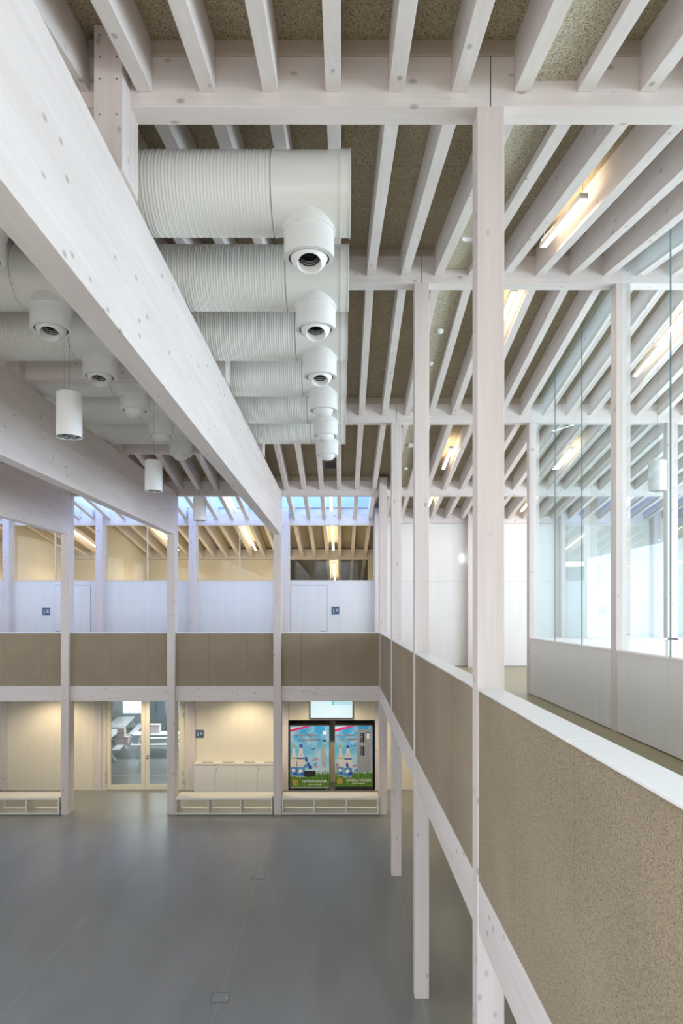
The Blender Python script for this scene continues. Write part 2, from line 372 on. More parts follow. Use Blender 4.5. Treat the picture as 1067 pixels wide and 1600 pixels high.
m = MB().box(XL, XR, 5.84, 5.885, hb(5.86)-12, hb(5.86)+80); tag(m.build('cross_beam', WX), 'whitewashed cross beam far inside the lit upper room', 'beam', 'cross beams')
struct(MB().box(XL, XR, .163, .207, 727, 818).build('trim_beam', WX))
# beam butt joints
for d, h0, h1 in ((1.163, 917, 1008), (2.163, 1107, 1200), (3.163, 933, 1024)):
    struct(MB().box(270.5, 271.7, d-.0004, d, h0, h1).build('trim_joint', GAPM))
# deep beams in depth
for k, lb in ((1, 'deep white glulam beam running into the hall, nearest and largest'), (2, 'deep white glulam beam second from the right, parallel to the nearest one'), (3, 'deep white glulam beam at the far left edge of the hall')):
    x = GX(k)
    m = MB().box(x-HW, x+HW, -.5, 4.163, 494, 773)
    t = m.build('deep_beam', WY, origin=P(x, 1.9, 494), bevel=.004); tag(t, lb, 'beam', 'deep beams')
    q = MB()
    for h in (755, 512): q.revolve(P(x+HW+2, 4.155, h), (1, 0, 0), [(-.006, .014), (.008, .014)], 10, 0, False, True, True)
    q.build('bolt_head', STEEL, t)
# short posts on the deep beams carrying the cross beams
for k in (1, 2):
    for (d, h0, nm) in ((1.163, 917, 'nearest'), (2.163, 1107, 'ridge'), (3.163, 933, 'third')):
        x = GX(k) + 6
        t = empty('roof_post', P(x, d, 773), 'short whitewashed screwed post on the %s deep beam under the %s cross beam' % ('nearest' if k == 1 else 'second', nm), 'post', 'short posts on the deep beams')
        MB().box(x-HW, x+HW, d-DC, d-.0003, 773, h0+118).build('front_plank', WZ, t)
        MB().box(x-HW, x+HW, d+.0005, d+DC, 773, h0).build('rear_post', WZ, t)
        for xx in (x-15, x+15):
            for hh in (h0+90, h0+52, h0+14, h0-48): MB().revolve(P(xx, d-DC, hh), (0, -1, 0), [(-.002, .006), (.001, .006)], 8, 0, False, True, True).build('screw_head', GAPM, t)
# lower tie beams between the deep beams on the left
for d, lb in ((2.163, 'low tie beam between left deep beams among the ducts'), (3.163, 'low tie beam between left deep beams behind the ducts')):
    tag(MB().box(GX(2)+HW, GX(1)-HW, d, d+DC, 785, 846).build('tie_beam', WX), lb, 'beam', 'tie beams')
# gallery columns
clab = {0: 'whitewashed square column beside the camera, outside the frame', 1: 'tallest whitewashed square column, nearest, in the right-hand gallery row',
        2: 'whitewashed square column second from the camera in the gallery row', 3: 'whitewashed square column third from the camera in the gallery row'}
for r, (d, h) in {0: (.163, 727), 1: (1.163, 917), 2: (2.163, 1107), 3: (3.163, 933)}.items():
    m = MB().box(247, 296, d, d+DC, FLOOR, h)
    if r == 0: struct(m.build('trim_column', WZ)); continue
    tag(m.build('column', WZ, bevel=.004), clab[r], 'column', 'gallery columns')
m = MB().box(245, 294, 4.119, 4.1625, FLOOR, 860).box(245, 294, 4.1635, 4.21, FLOOR, 752)
tag(m.build('column', WZ, bevel=.003), 'whitewashed corner column where side and back balustrades meet', 'column', 'gallery columns')
nm = {1: 'whitewashed column under the nearest deep beam, left of the vending machines', 2: 'whitewashed column under the second deep beam, right of the glass door', 3: 'whitewashed column near the left edge, left of the glass door'}
for k in (1, 2, 3):
    x = GX(k)
    m = MB().box(x-HW, x+HW, 4.119, 4.163, FLOOR, 494).box(x-HW, x+HW, 4.1635, 4.21, FLOOR, 752)
    tag(m.build('column', WZ, bevel=.003), nm[k], 'column', 'back row columns')
# posts of the back wall, upper floor
pn = {-3: 'far right', -2: 'right of the glazed room', -1: 'right of the exit light', 0: 'at the balustrade corner', 1: 'left of the right-hand upper door', 2: 'second upstairs, behind the middle bay', 3: 'third upstairs, left of the plain white panel', 4: 'at the left edge of the picture'}
for k in range(-3, 5):
    x = GX(k)
    tag(MB().box(x-HW, x+HW, 4.70, 4.7495, UP, 757).build('wall_post', WZ), 'slim whitewashed post on the upper back wall, ' + pn[k], 'post', 'upper back wall posts')
pl = {-1: 'right of the benches under the gallery', 0: 'right of the vending niche', 1: 'left of the vending niche', 2: 'right of the glass door', 3: 'left of the glass door', 4: 'behind the left bench'}
for k in range(-1, 5):
    x = GX(k)
    tag(MB().box(x-HW, x+HW, 4.680, 4.6895, FLOOR, -580).build('wall_post', WZ), 'flat timber post on the ground floor back wall, ' + pl[k], 'post', 'ground floor wall posts')
# posts of the glazed room
for d, h, lb in ((.163, 727, 'post of the glazed room beside the camera, outside the frame'), (1.163, 917, 'post of the glazed room nearest the right frame edge'), (2.163, 1107, 'whitewashed post between the two glazed room bays'), (3.163, 933, 'whitewashed corner post at the far end of the glazed room')):
    if d < .5: struct(MB().box(928, 977, d, d+DC, UP, h).build('trim_column', WZ)); continue
    tag(MB().box(928, 977, d, d+DC, UP, h).build('column', WZ, bevel=.003), lb, 'column', 'glazed room posts')
for x, lb in ((1637, 'post in the end glazing of the glazed room, left one'), (2320, 'post in the end glazing of the glazed room, right one')):
    tag(MB().box(x-HW, x+HW, 3.163, 3.207, UP, 933).build('column', WZ), lb, 'column', 'glazed room posts')
# rafters
bays = [(.21, 1.1625, -8, 4, 'nearest roof bay'), (1.2075, 2.1625, -13, 9, 'second roof bay'), (2.2075, 3.1625, -14, 12, 'third roof bay'), (3.2075, 4.1625, -17, 17, 'fourth roof bay'),
        (4.2085, 4.7495, -25, 19, 'skylight bay'), (4.80, 5.835, -26, 2, 'lit upstairs room bay'), (5.89, 7.3, -4, 2, 'far upstairs room bay')]
ordw = ['', 'first', 'second', 'third', 'fourth', 'fifth', 'sixth', 'seventh', 'eighth', 'ninth', 'tenth', 'eleventh', 'twelfth', 'thirteenth', 'fourteenth', 'fifteenth', 'sixteenth', 'seventeenth', 'eighteenth', 'nineteenth', 'twentieth', 'twenty-first', 'twenty-second', 'twenty-third', 'twenty-fourth', 'twenty-fifth', 'twenty-sixth']
for (d0, d1, j0, j1, nm_) in bays:
    first = None
    for j in range(j0, j1+1):
        x = 327 + 114*j      # j = 0: first rafter right of the gallery columns
        if first is None:
            m = MB()
            segs = [(d0, d1)]
            for a, b in segs: m.slope(x-14, x+14, a, b, hb(a), hb(a)+BT-.3, hb(b), hb(b)+BT-.3)
            r = m.build('rafter', WY, bevel=.003); first = r; x0 = x
        else:
            r = first.copy(); C.objects.link(r); r.location = first.location + Vector(((x-x0)*U, 0, 0))
        side = ('%s right' % ordw[j+1]) if j >= 0 else ('%s left' % ordw[-j])
        tag(r, 'whitewashed rafter in the %s, %s of the gallery column line' % (nm_, side), 'rafter', 'rafters of the ' + nm_)

# ---------------------------------------------------------------- edge beams and balustrades
bd = [(-.02, .163), (.207, 1.163), (1.207, 2.163), (2.207, 3.163), (3.207, 4.119)]
bn = ['beside the camera', 'nearest right-hand bay', 'second gallery bay', 'third gallery bay', 'gallery bay at the corner']
for (d0, d1), nn in zip(bd, bn):
    if d0 > 0: tag(MB().box(249, 292, d0, d1, -586, -489).build('edge_beam', WY), 'whitewashed floor edge beam below the balustrade, ' + nn, 'beam', 'gallery edge beams')
    if d0 < 0: continue
    t = empty('balustrade', P(270, (d0+d1)/2, -489), 'solid brown wood-wool balustrade with white cap, ' + nn, 'balustrade', 'side gallery balustrades')
    n = 4; step = (d1-d0)/n
    for i in range(n):
        MB().box(249.5, 257, d0+i*step+.0006, d0+(i+1)*step-.0006, -489, -144).build('infill_panel', WWBAL, t, origin=P(249, 0, -400))
    MB().box(257, 284, d0, d1, -489, -144).build('inner_cladding', PZ, t)
    cm = (.70,) if d0 < .5 else ((d0+d1)/2,)
    e = [d0, *cm, d1]
    for a, b in zip(e, e[1:]):
        MB().box(246.5, 290, a+.0004, b-.0004, -144, -140).build('cap', LACQ, t, bevel=.004)
xb = [(-2443, -1808, (-2180, -1940), 'leftmost back bay'), (-1759, -1123, (-1500, -1251), 'back bay above the glass door'), (-1073, -439, (-860, -612), 'back bay above the low cabinet'), (-389, 245, (-261, -4), 'back bay above the vending machines')]
for x0, x1, cuts, nn in xb:
    tag(MB().box(x0, x1, 4.145, 4.19, -583, -485).build('edge_beam', WX), 'whitewashed floor edge beam, ' + nn, 'beam', 'back edge beams')
    t = empty('balustrade', P((x0+x1)/2, 4.16, -485), 'olive brown wood-wool balustrade with white cap, ' + nn, 'balustrade', 'back balustrades')
    e = [x0, *cuts, x1]
    for a, b in zip(e, e[1:]):
        MB().box(a+.5, b-.5, 4.145, 4.152, -485, -144).build('infill_panel', WWBAL, t, origin=P(a, 4.145, -400))
    MB().box(x0, x1, 4.152, 4.178, -485, -144).build('inner_cladding', PZ, t)
    MB().box(x0, x1, 4.142, 4.185, -144, -139).build('cap', LACQ, t, bevel=.003)

# ---------------------------------------------------------------- clerestory windows in the back wall
def clere(x0, x1):
    global wn
    wr = empty('window_%d' % wn, P((x0+x1)/2, WB, 225), kind='structure'); wn += 1
    f = MB().box(x0, x0+7, WB-.002, WB+.03, 225, 648).box(x1-7, x1, WB-.002, WB+.03, 225, 648).box(x0+7, x1-7, WB-.002, WB+.03, 225, 230).box(x0+7, x1-7, WB-.002, WB+.03, 637, 648)
    if x1-x0 < 600 or x0 < -420:
        mid = (x0+x1)/2; f.box(mid-2.5, mid+2.5, WB-.002, WB+.02, 230, 637)
    f.build('window_frame', CX, wr)
    MB().box(x0+7, x1-7, WB+.010, WB+.013, 230, 637).build('pane', GLASSW, wr)
for k in range(1, 5): clere(GX(k)+HW, GX(k-1)-HW)
# upper doors
for i, (x0, x1, hx) in enumerate(((-374, -107, -118), (-2129, -1862, -2112))):
    dr = MB().box(x0, x1, WB-.004, WB+.001, UP+3, 190).build('door_%d' % (i+1), PZ); dr['kind'] = 'structure'
    g = MB()
    for a, b, c_, d_ in ((x0-2.2, x0, UP, 192), (x1, x1+2.2, UP, 192), (x0-2.2, x1+2.2, 190, 192.2)): g.box(a, b, WB-.0006, WB+.0005, c_, d_)
    g.build('door_gap', plain('door gap', (.30, .28, .27), .8) if 'door gap' not in bpy.data.materials else bpy.data.materials['door gap'], dr)
    q = MB().tube(P(hx, WB-.004, -148), P(hx, WB-.022, -148), .010).tube(P(hx, WB-.02, -148), P(hx-(32 if hx > -1000 else -32), WB-.02, -148), .010)
    q.build('door_handle', STEEL, dr)
# pictogram signs
SIGN = plain('blue grey sign', (.055, .095, .17), .35); SYM = plain('sign symbols', (.55, .66, .80), .5)
def sign(cx, d, ch, lb):
    t = empty('restroom_sign', P(cx, d, ch-28), lb, 'sign')
    MB().box(cx-28, cx+28, d-.004, d, ch-28, ch+28).build('plate', SIGN, t)
    s = MB()
    for xx in (cx-13, cx+8, cx+17):
        s.revolve(P(xx, d-.0045, ch+12), (0, -1, 0), [(-.001, .012), (.001, .012)], 10, 0, False, True, True)
        s.box(xx-3, xx+3, d-.0048, d-.004, ch-8, ch+7)
    s.box(cx-19, cx-7, d-.0048, d-.004, ch-15, ch-11)
    s.build('pictograms', SYM, t)
sign(-45, WB, 6, 'small blue square restroom sign on the upper wall beside the right-hand door')
sign(-2191, WB, -2, 'small blue square restroom sign on the upper wall at far left')
sign(-1038, LB, -898, 'small blue square restroom sign on the ground floor above the low cabinet')
# exit light on the upper back wall
tag(MB().box(884, 904, WB-.01, WB, 366, 420).build('exit_light', plain('exit lamp', (.9, .95, .95), .4, 0, (.8, 1, 1), 2.5)), 'small glowing white emergency light high on the upper back wall', 'light')

# ---------------------------------------------------------------- ventilation ducts
HD, RD = 861, 78
def make_duct(xe, dk, toward, label):
    R = RD*U; y0 = P(0, dk, HD)
    t = empty('ventilation_duct', P(xe-340, dk, HD-RD), label, 'duct', 'round ventilation ducts')
    # spiral pipe (axis -X), ribbed
    prof = []; x = xe-155; end = xe-650
    while x > end:
        prof += [((xe-x)*U, R), ((xe-x+2.6)*U, R+.0002), ((xe-x+3.2)*U, R+.0016), ((xe-x+4.0)*U, R+.0016), ((xe-x+4.6)*U, R+.0002), ((xe-x+9)*U, R), ((xe-x+10)*U, R+.0035), ((xe-x+11.4)*U, R+.0035), ((xe-x+12.4)*U, R)]
        x -= 13.6
    MB().revolve(P(xe, dk, HD), (-1, 0, 0), prof, 72, 0, True, False, True).build('spiral_pipe', PAINT, t)
    tp = MB().revolve(P(xe, dk, HD), (-1, 0, 0), [(20*U, R), (153*U, R), (153*U, R+.007), (157*U, R+.007), (157*U, R-.002)], 72, 0, False).build('end_section', PAINT, t)
    for p in tp.data.polygons: p.use_smooth = True
    MB().revolve(P(xe, dk, HD), (-1, 0, 0), [(157.2*U, R+.0005), (157.2*U, R+.0045), (158.2*U, R+.0045), (158.2*U, R+.0005)], 72, 0).build('seam', GAPM, t)
    em = tp.modifiers.new('edge', 'EDGE_SPLIT'); em.split_angle = math.radians(40)
    rm = MB().revolve(P(xe, dk, HD), (-1, 0, 0), [(-.002, R*.2), (-.002, R), (0, R+.012), (1.5*U, R+.012), (1.5*U, R+.004), (19*U, R+.004), (19*U, R+.010), (21*U, R+.010), (21*U, R)], 72, 0, True, True).build('end_cap', PAINT, t)
    em = rm.modifiers.new('edge', 'EDGE_SPLIT'); em.split_angle = math.radians(40)
    xn = xe - 85
    nz = MB().revolve(P(xn, dk, 0), (0, 0, 1), [(780*U, 51.5*U), (780*U, 55*U), (HD*U, 56*U)], 48).revolve(P(xn, dk, 0), (0, 0, 1), [(728*U, 42*U), (728*U, 51.5*U), (733*U, 51.9*U), (780*U, 51.9*U)], 48)
    nz = nz.build('outlet_tube', PAINT2, t)
    em = nz.modifiers.new('edge', 'EDGE_SPLIT'); em.split_angle = math.radians(40)
    ax = Vector((.04, -math.sin(math.radians(25))*(1 if toward else -1), -math.cos(math.radians(25)))).normalized()
    rb = 40*U; a0 = math.asin(25/40)
    prof = [(rb*math.cos(a), rb*math.sin(a)) for a in [a0 + i*(math.radians(112)-a0)/14 for i in range(15)]]
    bl = MB().revolve(P(xn, dk, 740), ax, prof, 48)
    bl.revolve(P(xn, dk, 740), ax, [(rb*math.cos(a0), 25*U), (rb*math.cos(a0)-.004, 23.5*U), (-.04, 23.5*U)], 40)
    b = bl.build('ball_nozzle', PAINT2, t)
    q = MB().revolve(P(xn, dk, 740), ax, [(-.038, 23.4*U), (-.038, .01), (-.036, 0.0)], 32)
    for i in range(3): q.revolve(P(xn, dk, 740), ax, [(-.03+.03*i, 23.4*U), (-.025+.03*i, 21*U), (-.02+.03*i, 23.4*U)], 32)
    q.build('dark_throat', DARK, b)
    return t
dks = [1.323, 1.656, 1.99, 2.325, 2.66, 2.99]
on = ['nearest', 'second', 'third', 'fourth', 'fifth', 'farthest']
pr = {}
for k in (0, 1):
    for i, dk in enumerate(dks):
        tw = i < 3
        lb = '%s ivory ribbed duct with round nozzle, %s' % (on[i], 'in the row right of the big beam' if k == 0 else 'in the shaded row left of the big beam')
        if tw not in pr: pr[tw] = (make_duct(18, dk, tw, lb), dk)
        else:
            src, sd = pr[tw]
            c_ = copy_tree(src, Vector((-684*k*U, (dk-sd)*B, 0))); c_['label'] = lb

# ---------------------------------------------------------------- pendant lamps
def pendant(x, d, label):
    t = empty('pendant_lamp', P(x, d, 483), label, 'lamp', 'white cylinder pendants')
    r = 34.5*U
    sh = MB().revolve(P(x, d, 483), (0, 0, 1), [(.01, r-.006), (0, r-.003), (0, r), (.484, r), (.490, r-.006), (.490, .0)], 40).build('lamp_shade', LACQ, t)
    e = sh.modifiers.new('edge', 'EDGE_SPLIT'); e.split_angle = math.radians(40)
    MB().revolve(P(x, d, 483), (0, 0, 1), [(.02, 0), (.02, r-.005)], 32).build('reflector_plate', plain('dark plate', (.12, .12, .13), .4) if 'dark plate' not in bpy.data.materials else bpy.data.materials['dark plate'], t)
    for i in range(4):
        a = PI/4 + i*PI/2; cc = P(x, d, 483) + Vector((math.cos(a)*.065, math.sin(a)*.065, 0))
        MB().revolve(cc, (0, 0, 1), [(.0, .046), (.0, .038), (.03, .02), (.035, 0)], 18).build('spot_reflector', CHROME, t)
    top = hb(d)+BT-2
    MB().tube(P(x, d, 605), P(x, d, top), .003, 6).tube(P(x-14, d, 605), P(x-14, d, top), .0012, 5).build('cable', CABLE, t)
pendant(-756, 1.777, 'largest white cylinder pendant lamp, hanging nearest at left')
pendant(-756, 2.576, 'middle white cylinder pendant lamp, in front of the second deep beam')
pendant(-756, 3.413, 'smallest white cylinder pendant lamp, hanging in front of the skylight')
pendant(1273, 2.58, 'white cylinder pendant lamp inside the glazed room')

# ---------------------------------------------------------------- linear lights between the rafters
def linear(x, d0, d1, lift, label, grp):
    z = lambda d: hb(d)+lift
    t = empty('linear_light', P(x, (d0+d1)/2, z((d0+d1)/2)), label, 'light', grp)
    hw = 10.5
    MB().slope(x-hw, x+hw, d0, d1, z(d0)+1, z(d0)+15, z(d1)+1, z(d1)+15).build('housing', LBODY, t)
    MB().slope(x-hw+2, x+hw-2, d0+.004, d1-.004, z(d0)-.5, z(d0)+1.01, z(d1)-.5, z(d1)+1.01).build('diffuser', LWHITE, t)
    MB().slope(x-hw+2, x+hw-2, d0+.01, d1-.01, z(d0)+15, z(d0)+17, z(d1)+15, z(d1)+17).build('uplight', LWARM, t)
    m = MB()
    for d in (d0+.012, d1-.012): m.tube(P(x, d, z(d)+14), P(x, d, hb(d)+BT-.5), .004, 6)
    m.build('suspension', CABLE, t)
    if 'gallery' in grp: area('linear_light_glow', P(x, (d0+d1)/2, z((d0+d1)/2)-1.2), (math.atan((z(d1)-z(d0))*U/((d1-d0)*B)), 0, 0), .064, (d1-d0)*B*.94, 9, (1, .95, .88))
def hbl(d): return hb(d)
for (x, d0, d1, lb) in ((612, 1.614, 1.943, 'bright linear light between rafters, largest, right of the tall column'),
        (612, 2.27, 2.60, 'linear light mostly behind the tall front column'),
        (612, 3.565, 3.856, 'linear light between rafters left of the tall column'),
        (612, 4.26, 4.52, 'linear light near the back wall, left of the tall column'),
        (1296, 2.43, 2.83, 'linear light inside the glazed room, nearest'),
        (1296, 3.565, 3.856, 'linear light beyond the glazed room, seen through glass'),
        (1296, 4.35, 4.62, 'linear light by the back wall right of the tall column')):
    linear(x, d0, d1, 12, lb, 'linear gallery lights')
for k, nn in ((0, 'above the right-hand upper door'), (1, 'above the cabinet bay'), (2, 'above the glass door bay'), (3, 'in the leftmost bay')):
    x = -72 - 684*k
    linear(x, 4.28, 4.6, 10, 'linear light under the skylight, ' + nn, 'linear skylight lights')
    linear(x, 4.95, 5.65, 14, 'long linear light in the lit upstairs room, ' + nn, 'linear room lights')
linear(-72, 6.1, 7.0, 14, 'linear light in the farthest upstairs room', 'linear room lights')

# ---------------------------------------------------------------- ceiling devices
def detector(x, d, s, lb):
    z = hb(d)+21; c0 = P(x, d, z)
    t = empty('smoke_detector', c0, lb, 'smoke detector')
    MB().revolve(c0, (0, 0, -1), [(-.005, .055*s), (.02, .055*s), (.024, .05*s)], 24, 0, True, False, True).build('base', LACQ, t)
    MB().revolve(c0, (0, 0, -1), [(.024, .04*s), (.045, .036*s), (.052, .02*s), (.053, 0)], 24).build('sensor_head', LACQ, t)
detector(387, 2.51, 1.0, 'white smoke detector on the pale strip, largest')
detector(383, 2.735, .6, 'small white detector behind the largest one on the pale strip')
detector(387, 3.85, 1.0, 'white smoke detector on the pale strip, farthest')
z = hb(1.89)+21
sp = MB().revolve(P(373, 1.89, z), (0, 0, -1), [(-.004, .075), (.006, .075), (.008, .062), (.003, .058), (.003, 0)], 28).build('ceiling_speaker', LACQ)
tag(sp, 'flush round white ceiling speaker left of the tall column', 'speaker')
d = 3.52; tag(MB().slope(370, 425, d, d+.03, hb(d)+12, hb(d)+21, hb(d+.03)+12, hb(d+.03)+21).build('cover_plate', LACQ), 'small white rectangular cover plate on the pale ceiling strip', 'plate')
t = empty('ceiling_grille', P(-72, 3.98, hb(3.98)+80), 'dark ventilation grille between rafters behind the last duct nozzle', 'grille')
a, b = 3.90, 4.02
MB().slope(-112, -28, a, b, hb(a)+78, hb(a)+89, hb(b)+78, hb(b)+89).build('frame', plain('grille grey', (.28, .26, .24), .5), t)
m = MB()
for i in range(7):
    dd = a + .008 + i*(b-a-.016)/7; m.slope(-104, -36, dd, dd+.006, hb(dd)+76, hb(dd)+78.5, hb(dd+.006)+76, hb(dd+.006)+78.5)
m.build('slats', GAPM, t)

# ---------------------------------------------------------------- ground floor things
# glazed double door
def glazed_door():
    rt = empty('door_3', P(-1441, LB, FLOOR), kind='structure')
    fr = MB().box(-1733, -1722, LB-.004, LB+.03, FLOOR, -600).box(-1160, -1149, LB-.004, LB+.03, FLOOR, -600).box(-1722, -1160, LB-.004, LB+.03, -612, -600)
    fr.build('door_frame', CX, rt)
    for (x0, x1, hg) in ((-1721, -1438, 1), (-1436, -1161, 0)):
        h0, h1 = FLOOR+3, -613
        lf = MB().box(x0, x0+30, LB, LB+.014, h0, h1).box(x1-30, x1, LB, LB+.014, h0, h1).box(x0+30, x1-30, LB, LB+.014, h0, h0+34).box(x0+30, x1-30, LB, LB+.014, h1-30, h1)
        leaf = lf.build('door_leaf', CZm, rt)
        MB().box(x0+30, x1-30, LB+.005, LB+.008, h0+34, h1-30).build('pane', GLASSW, leaf)
        m = MB()
        for j in range(18): m.box(x0+38+j*12, x0+44+j*12, LB+.0045, LB+.005, h0+98, h0+104)
        m.build('safety_dots', plain('frosted dots', (.6, .62, .6), .6) if 'frosted dots' not in bpy.data.materials else bpy.data.materials['frosted dots'], leaf)
        m = MB()
        xh = x0-2 if hg else x1+2
        for hh in (h0+60, h0+120, -760, -700): m.box(xh-3, xh+3, LB-.008, LB-.003, hh-18, hh+18)
        m.build('hinge', STEEL, leaf)
    m = MB().tube(P(-1424, LB, -1058), P(-1424, LB-.012, -1058), .012).tube(P(-1424, LB-.011, -1058), P(-1388, LB-.011, -1058), .011).box(-1429, -1419, LB-.002, LB, -1082, -1072)
    m.build('door_handle', BLACK, rt)
glazed_door()
# low cabinet
cb = empty('low_cabinet', P(-759, 4.65, FLOOR), 'long low cream cabinet with four doors against the ground floor wall', 'cabinet')
MB().box(-1064, -454, 4.622, 4.6885, FLOOR, -1108).build('body', BENCH, cb)
MB().box(-1067, -451, 4.614, 4.6885, -1108, -1098).build('top', BENCH, cb, bevel=.002)
for i in range(4):
    x0 = -1064 + 152.5*i
    dr = MB().box(x0+1.2, x0+151.3, 4.617, 4.6215, FLOOR+8, -1110).build('door', BENCH, cb)
    if i in (1, 3):
        MB().revolve(P(x0+10, 4.617, -1140), (0, -1, 0), [(-.001, .018), (.004, .018)], 14, 0, False, True, True).build('lock', BLACK, dr)
    g_ = MB()
    for s_ in range(3): g_.box(x0+48, x0+132, 4.640+.008*s_, 4.643+.008*s_, -1098, -1097.4)
    g_.build('vent_slots', GAPM, cb)
# benches
def bench(x0, x1, div, lb):
    t = empty('shelf_bench', P((x0+x1)/2, 4.18, FLOOR), lb, 'bench', 'shelf benches between the columns')
    a, b = 4.112, 4.245
    MB().box(x0, x1, a, b, -1212, -1200).build('seat_board', BENCH, t, bevel=.003)
    MB().box(x0, x1, a, b, FLOOR+3, FLOOR+12).build('bottom_board', BENCH, t, bevel=.002)
    for x in (x0, x1-9): MB().box(x, x+9, a, b, FLOOR+12, -1212).build('end_board', BENCH, t)
    for x in div: MB().box(x-4, x+4, a+.001, b-.001, FLOOR+12, -1212).build('divider', BENCH, t)
    MB().box(x0+4, x1-4, a+.004, b-.004, FLOOR, FLOOR+3).build('plinth', GAPM, t)
bench(-384, 241, (-176, 30), 'low cream shelf bench in front of the vending machines')
bench(-1069, -444, (-857, -649), 'low cream shelf bench in front of the low cabinet')
bench(-2440, -1814, (-2232, -2026), 'low cream shelf bench at the left edge of the hall')
# floor access covers
for d0, lb in ((2.14, 'square metal floor hatch nearest the camera'), (3.13, 'square metal floor hatch farther back in the hall floor')):
    t = empty('floor_hatch', P(-410, d0+.03, FLOOR), lb, 'floor hatch', 'floor hatches')
    MB().box(-441, -380, d0, d0+.06, FLOOR-.5, FLOOR+.4).build('frame', plain('hatch edge', (.10, .10, .10), .5) if 'hatch edge' not in bpy.data.materials else bpy.data.materials['hatch edge'], t)
    MB().box(-438.5, -382.5, d0+.0025, d0+.0575, FLOOR, FLOOR+.8).build('lid', plain('hatch lid', (.27, .275, .265), .35) if 'hatch lid' not in bpy.data.materials else bpy.data.materials['hatch lid'], t)
    MB().box(-394, -385, d0+.018, d0+.035, FLOOR+.4, FLOOR+1.1).build('grip', STEEL, t)
# wall screen
t = empty('wall_screen', P(-73, LB-.01, -784), 'flat screen glowing pale blue above the vending machines', 'screen')
MB().box(-231, 85, LB-.014, LB, -786, -600).build('housing', BLACK, t)
SCR = plain('screen image pale cyan', (.1, .1, .1), .3, 0, (.72, .93, .98), .66)
MB().box(-226, 80, LB-.0146, LB-.014, -779, -606).build('display', SCR, t)
MB().box(-70, -60, LB-.0150, LB-.0146, -688, -606).box(-60, 78, LB-.0149, LB-.0146, -686, -606, 1).build('display_graphic', [plain('screen teal', (.02, .1, .1), .3, 0, (.05, .58, .52), .6), plain('screen pale blue', (.1, .1, .1), .3, 0, (.50, .82, .90), .62)], t)

# vending machines
def sky_print():
    m, nt, b = newmat('printed sky'); L = nt.links.new
    tc = N(nt, 'ShaderNodeTexCoord'); sp = N(nt, 'ShaderNodeSeparateXYZ'); L(tc.outputs['Generated'], sp.inputs[0])
    n = N(nt, 'ShaderNodeTexNoise'); n.inputs['Scale'].default_value = 2.6; n.inputs['Detail'].default_value = 3; L(tc.outputs['Object'], n.inputs['Vector'])
    cr = N(nt, 'ShaderNodeValToRGB'); e = cr.color_ramp.elements
    e[0].position = .22; e[0].color = (.60, .78, .86, 1); e[1].position = .95; e[1].color = (.03, .33, .72, 1)
    x = e.new(.55); x.color = (.16, .52, .78, 1)
    L(sp.outputs[2], cr.inputs[0])
    mr = N(nt, 'ShaderNodeMapRange'); mr.inputs['From Min'].default_value = .45; mr.inputs['From Max'].default_value = .75; mr.inputs['To Max'].default_value = .7; L(n.outputs['Fac'], mr.inputs[0])
    mx = N(nt, 'ShaderNodeMix', data_type='RGBA'); L(mr.outputs[0], mx.inputs[0]); L(cr.outputs[0], mx.inputs[6]); mx.inputs[7].default_value = (.72, .86, .92, 1)
    L(mx.outputs[2], b.inputs['Base Color']); b.inputs['Roughness'].default_value = .25; return m
def grass_print():
    m, nt, b = newmat('printed grass'); L = nt.links.new
    tc = N(nt, 'ShaderNodeTexCoord'); mp = N(nt, 'ShaderNodeMapping'); mp.inputs['Scale'].default_value = (60, 1, 5); L(tc.outputs['Object'], mp.inputs[0])
    n = N(nt, 'ShaderNodeTexNoise'); n.inputs['Scale'].default_value = 1; L(mp.outputs[0], n.inputs['Vector'])
    cr = N(nt, 'ShaderNodeValToRGB'); e = cr.color_ramp.elements
    e[0].position = .35; e[0].color = (.02, .10, .02, 1); e[1].position = .65; e[1].color = (.22, .42, .03, 1); L(n.outputs['Fac'], cr.inputs[0])
    L(cr.outputs[0], b.inputs['Base Color']); b.inputs['Roughness'].default_value = .3; return m
SKYP, GRASSP = sky_print(), grass_print()
MAG = plain('magenta print', (.62, .01, .20), .3); INK = plain('dark print', (.03, .03, .10), .4); WHP = plain('white print', (.85, .86, .84), .4)
BOT = plain('bottle print', (.72, .68, .66), .3); GRNP = plain('green print', (.35, .52, .08), .4); BLUP = plain('blue print', (.02, .09, .42), .4); LBLP = plain('light blue print', (.10, .30, .62), .4)
GOLD = plain('gold print', (.75, .47, .10), .4); BRN = plain('brown print', (.18, .07, .02), .4); PNK = plain('pink print', (.62, .12, .30), .4)
BLADE = plain('blade green', (.03, .18, .02), .4)
def flat(m, x0, x1, d, h0, h1, mi=0, th=.0007): m.box(x0, x1, d-th, d, h0, h1, mi)
def disc(m, x, d, h, r, mi=0, th=.0009): m.revolve(P(x, d, h), (0, -1, 0), [(0, r*U), (th*B, r*U)], 24, mi, False, True, True)
def ellipse(m, x, h, a, b, rot, d, mi=0, th=.0009, n=16):
    c_, s_ = math.cos(rot), math.sin(rot); pts = [(x + a*math.cos(2*PI*i/n)*c_ - b*math.sin(2*PI*i/n)*s_, h + a*math.cos(2*PI*i/n)*s_ + b*math.sin(2*PI*i/n)*c_) for i in range(n)]
    poly(m, pts, d, mi, th)
def poly(m, pts, d, mi=0, th=.0009):
    n0 = len(m.v); k = len(pts)
    m.v += [P(x, d-th, h) for x, h in pts] + [P(x, d, h) for x, h in pts]
    m.f.append(tuple(range(n0, n0+k))); m.m.append(mi); m.sm.append(False)
    for i in range(k):
        j = (i+1) % k; m.f.append((n0+i, n0+j, n0+k+j, n0+k+i)); m.m.append(mi); m.sm.append(False)
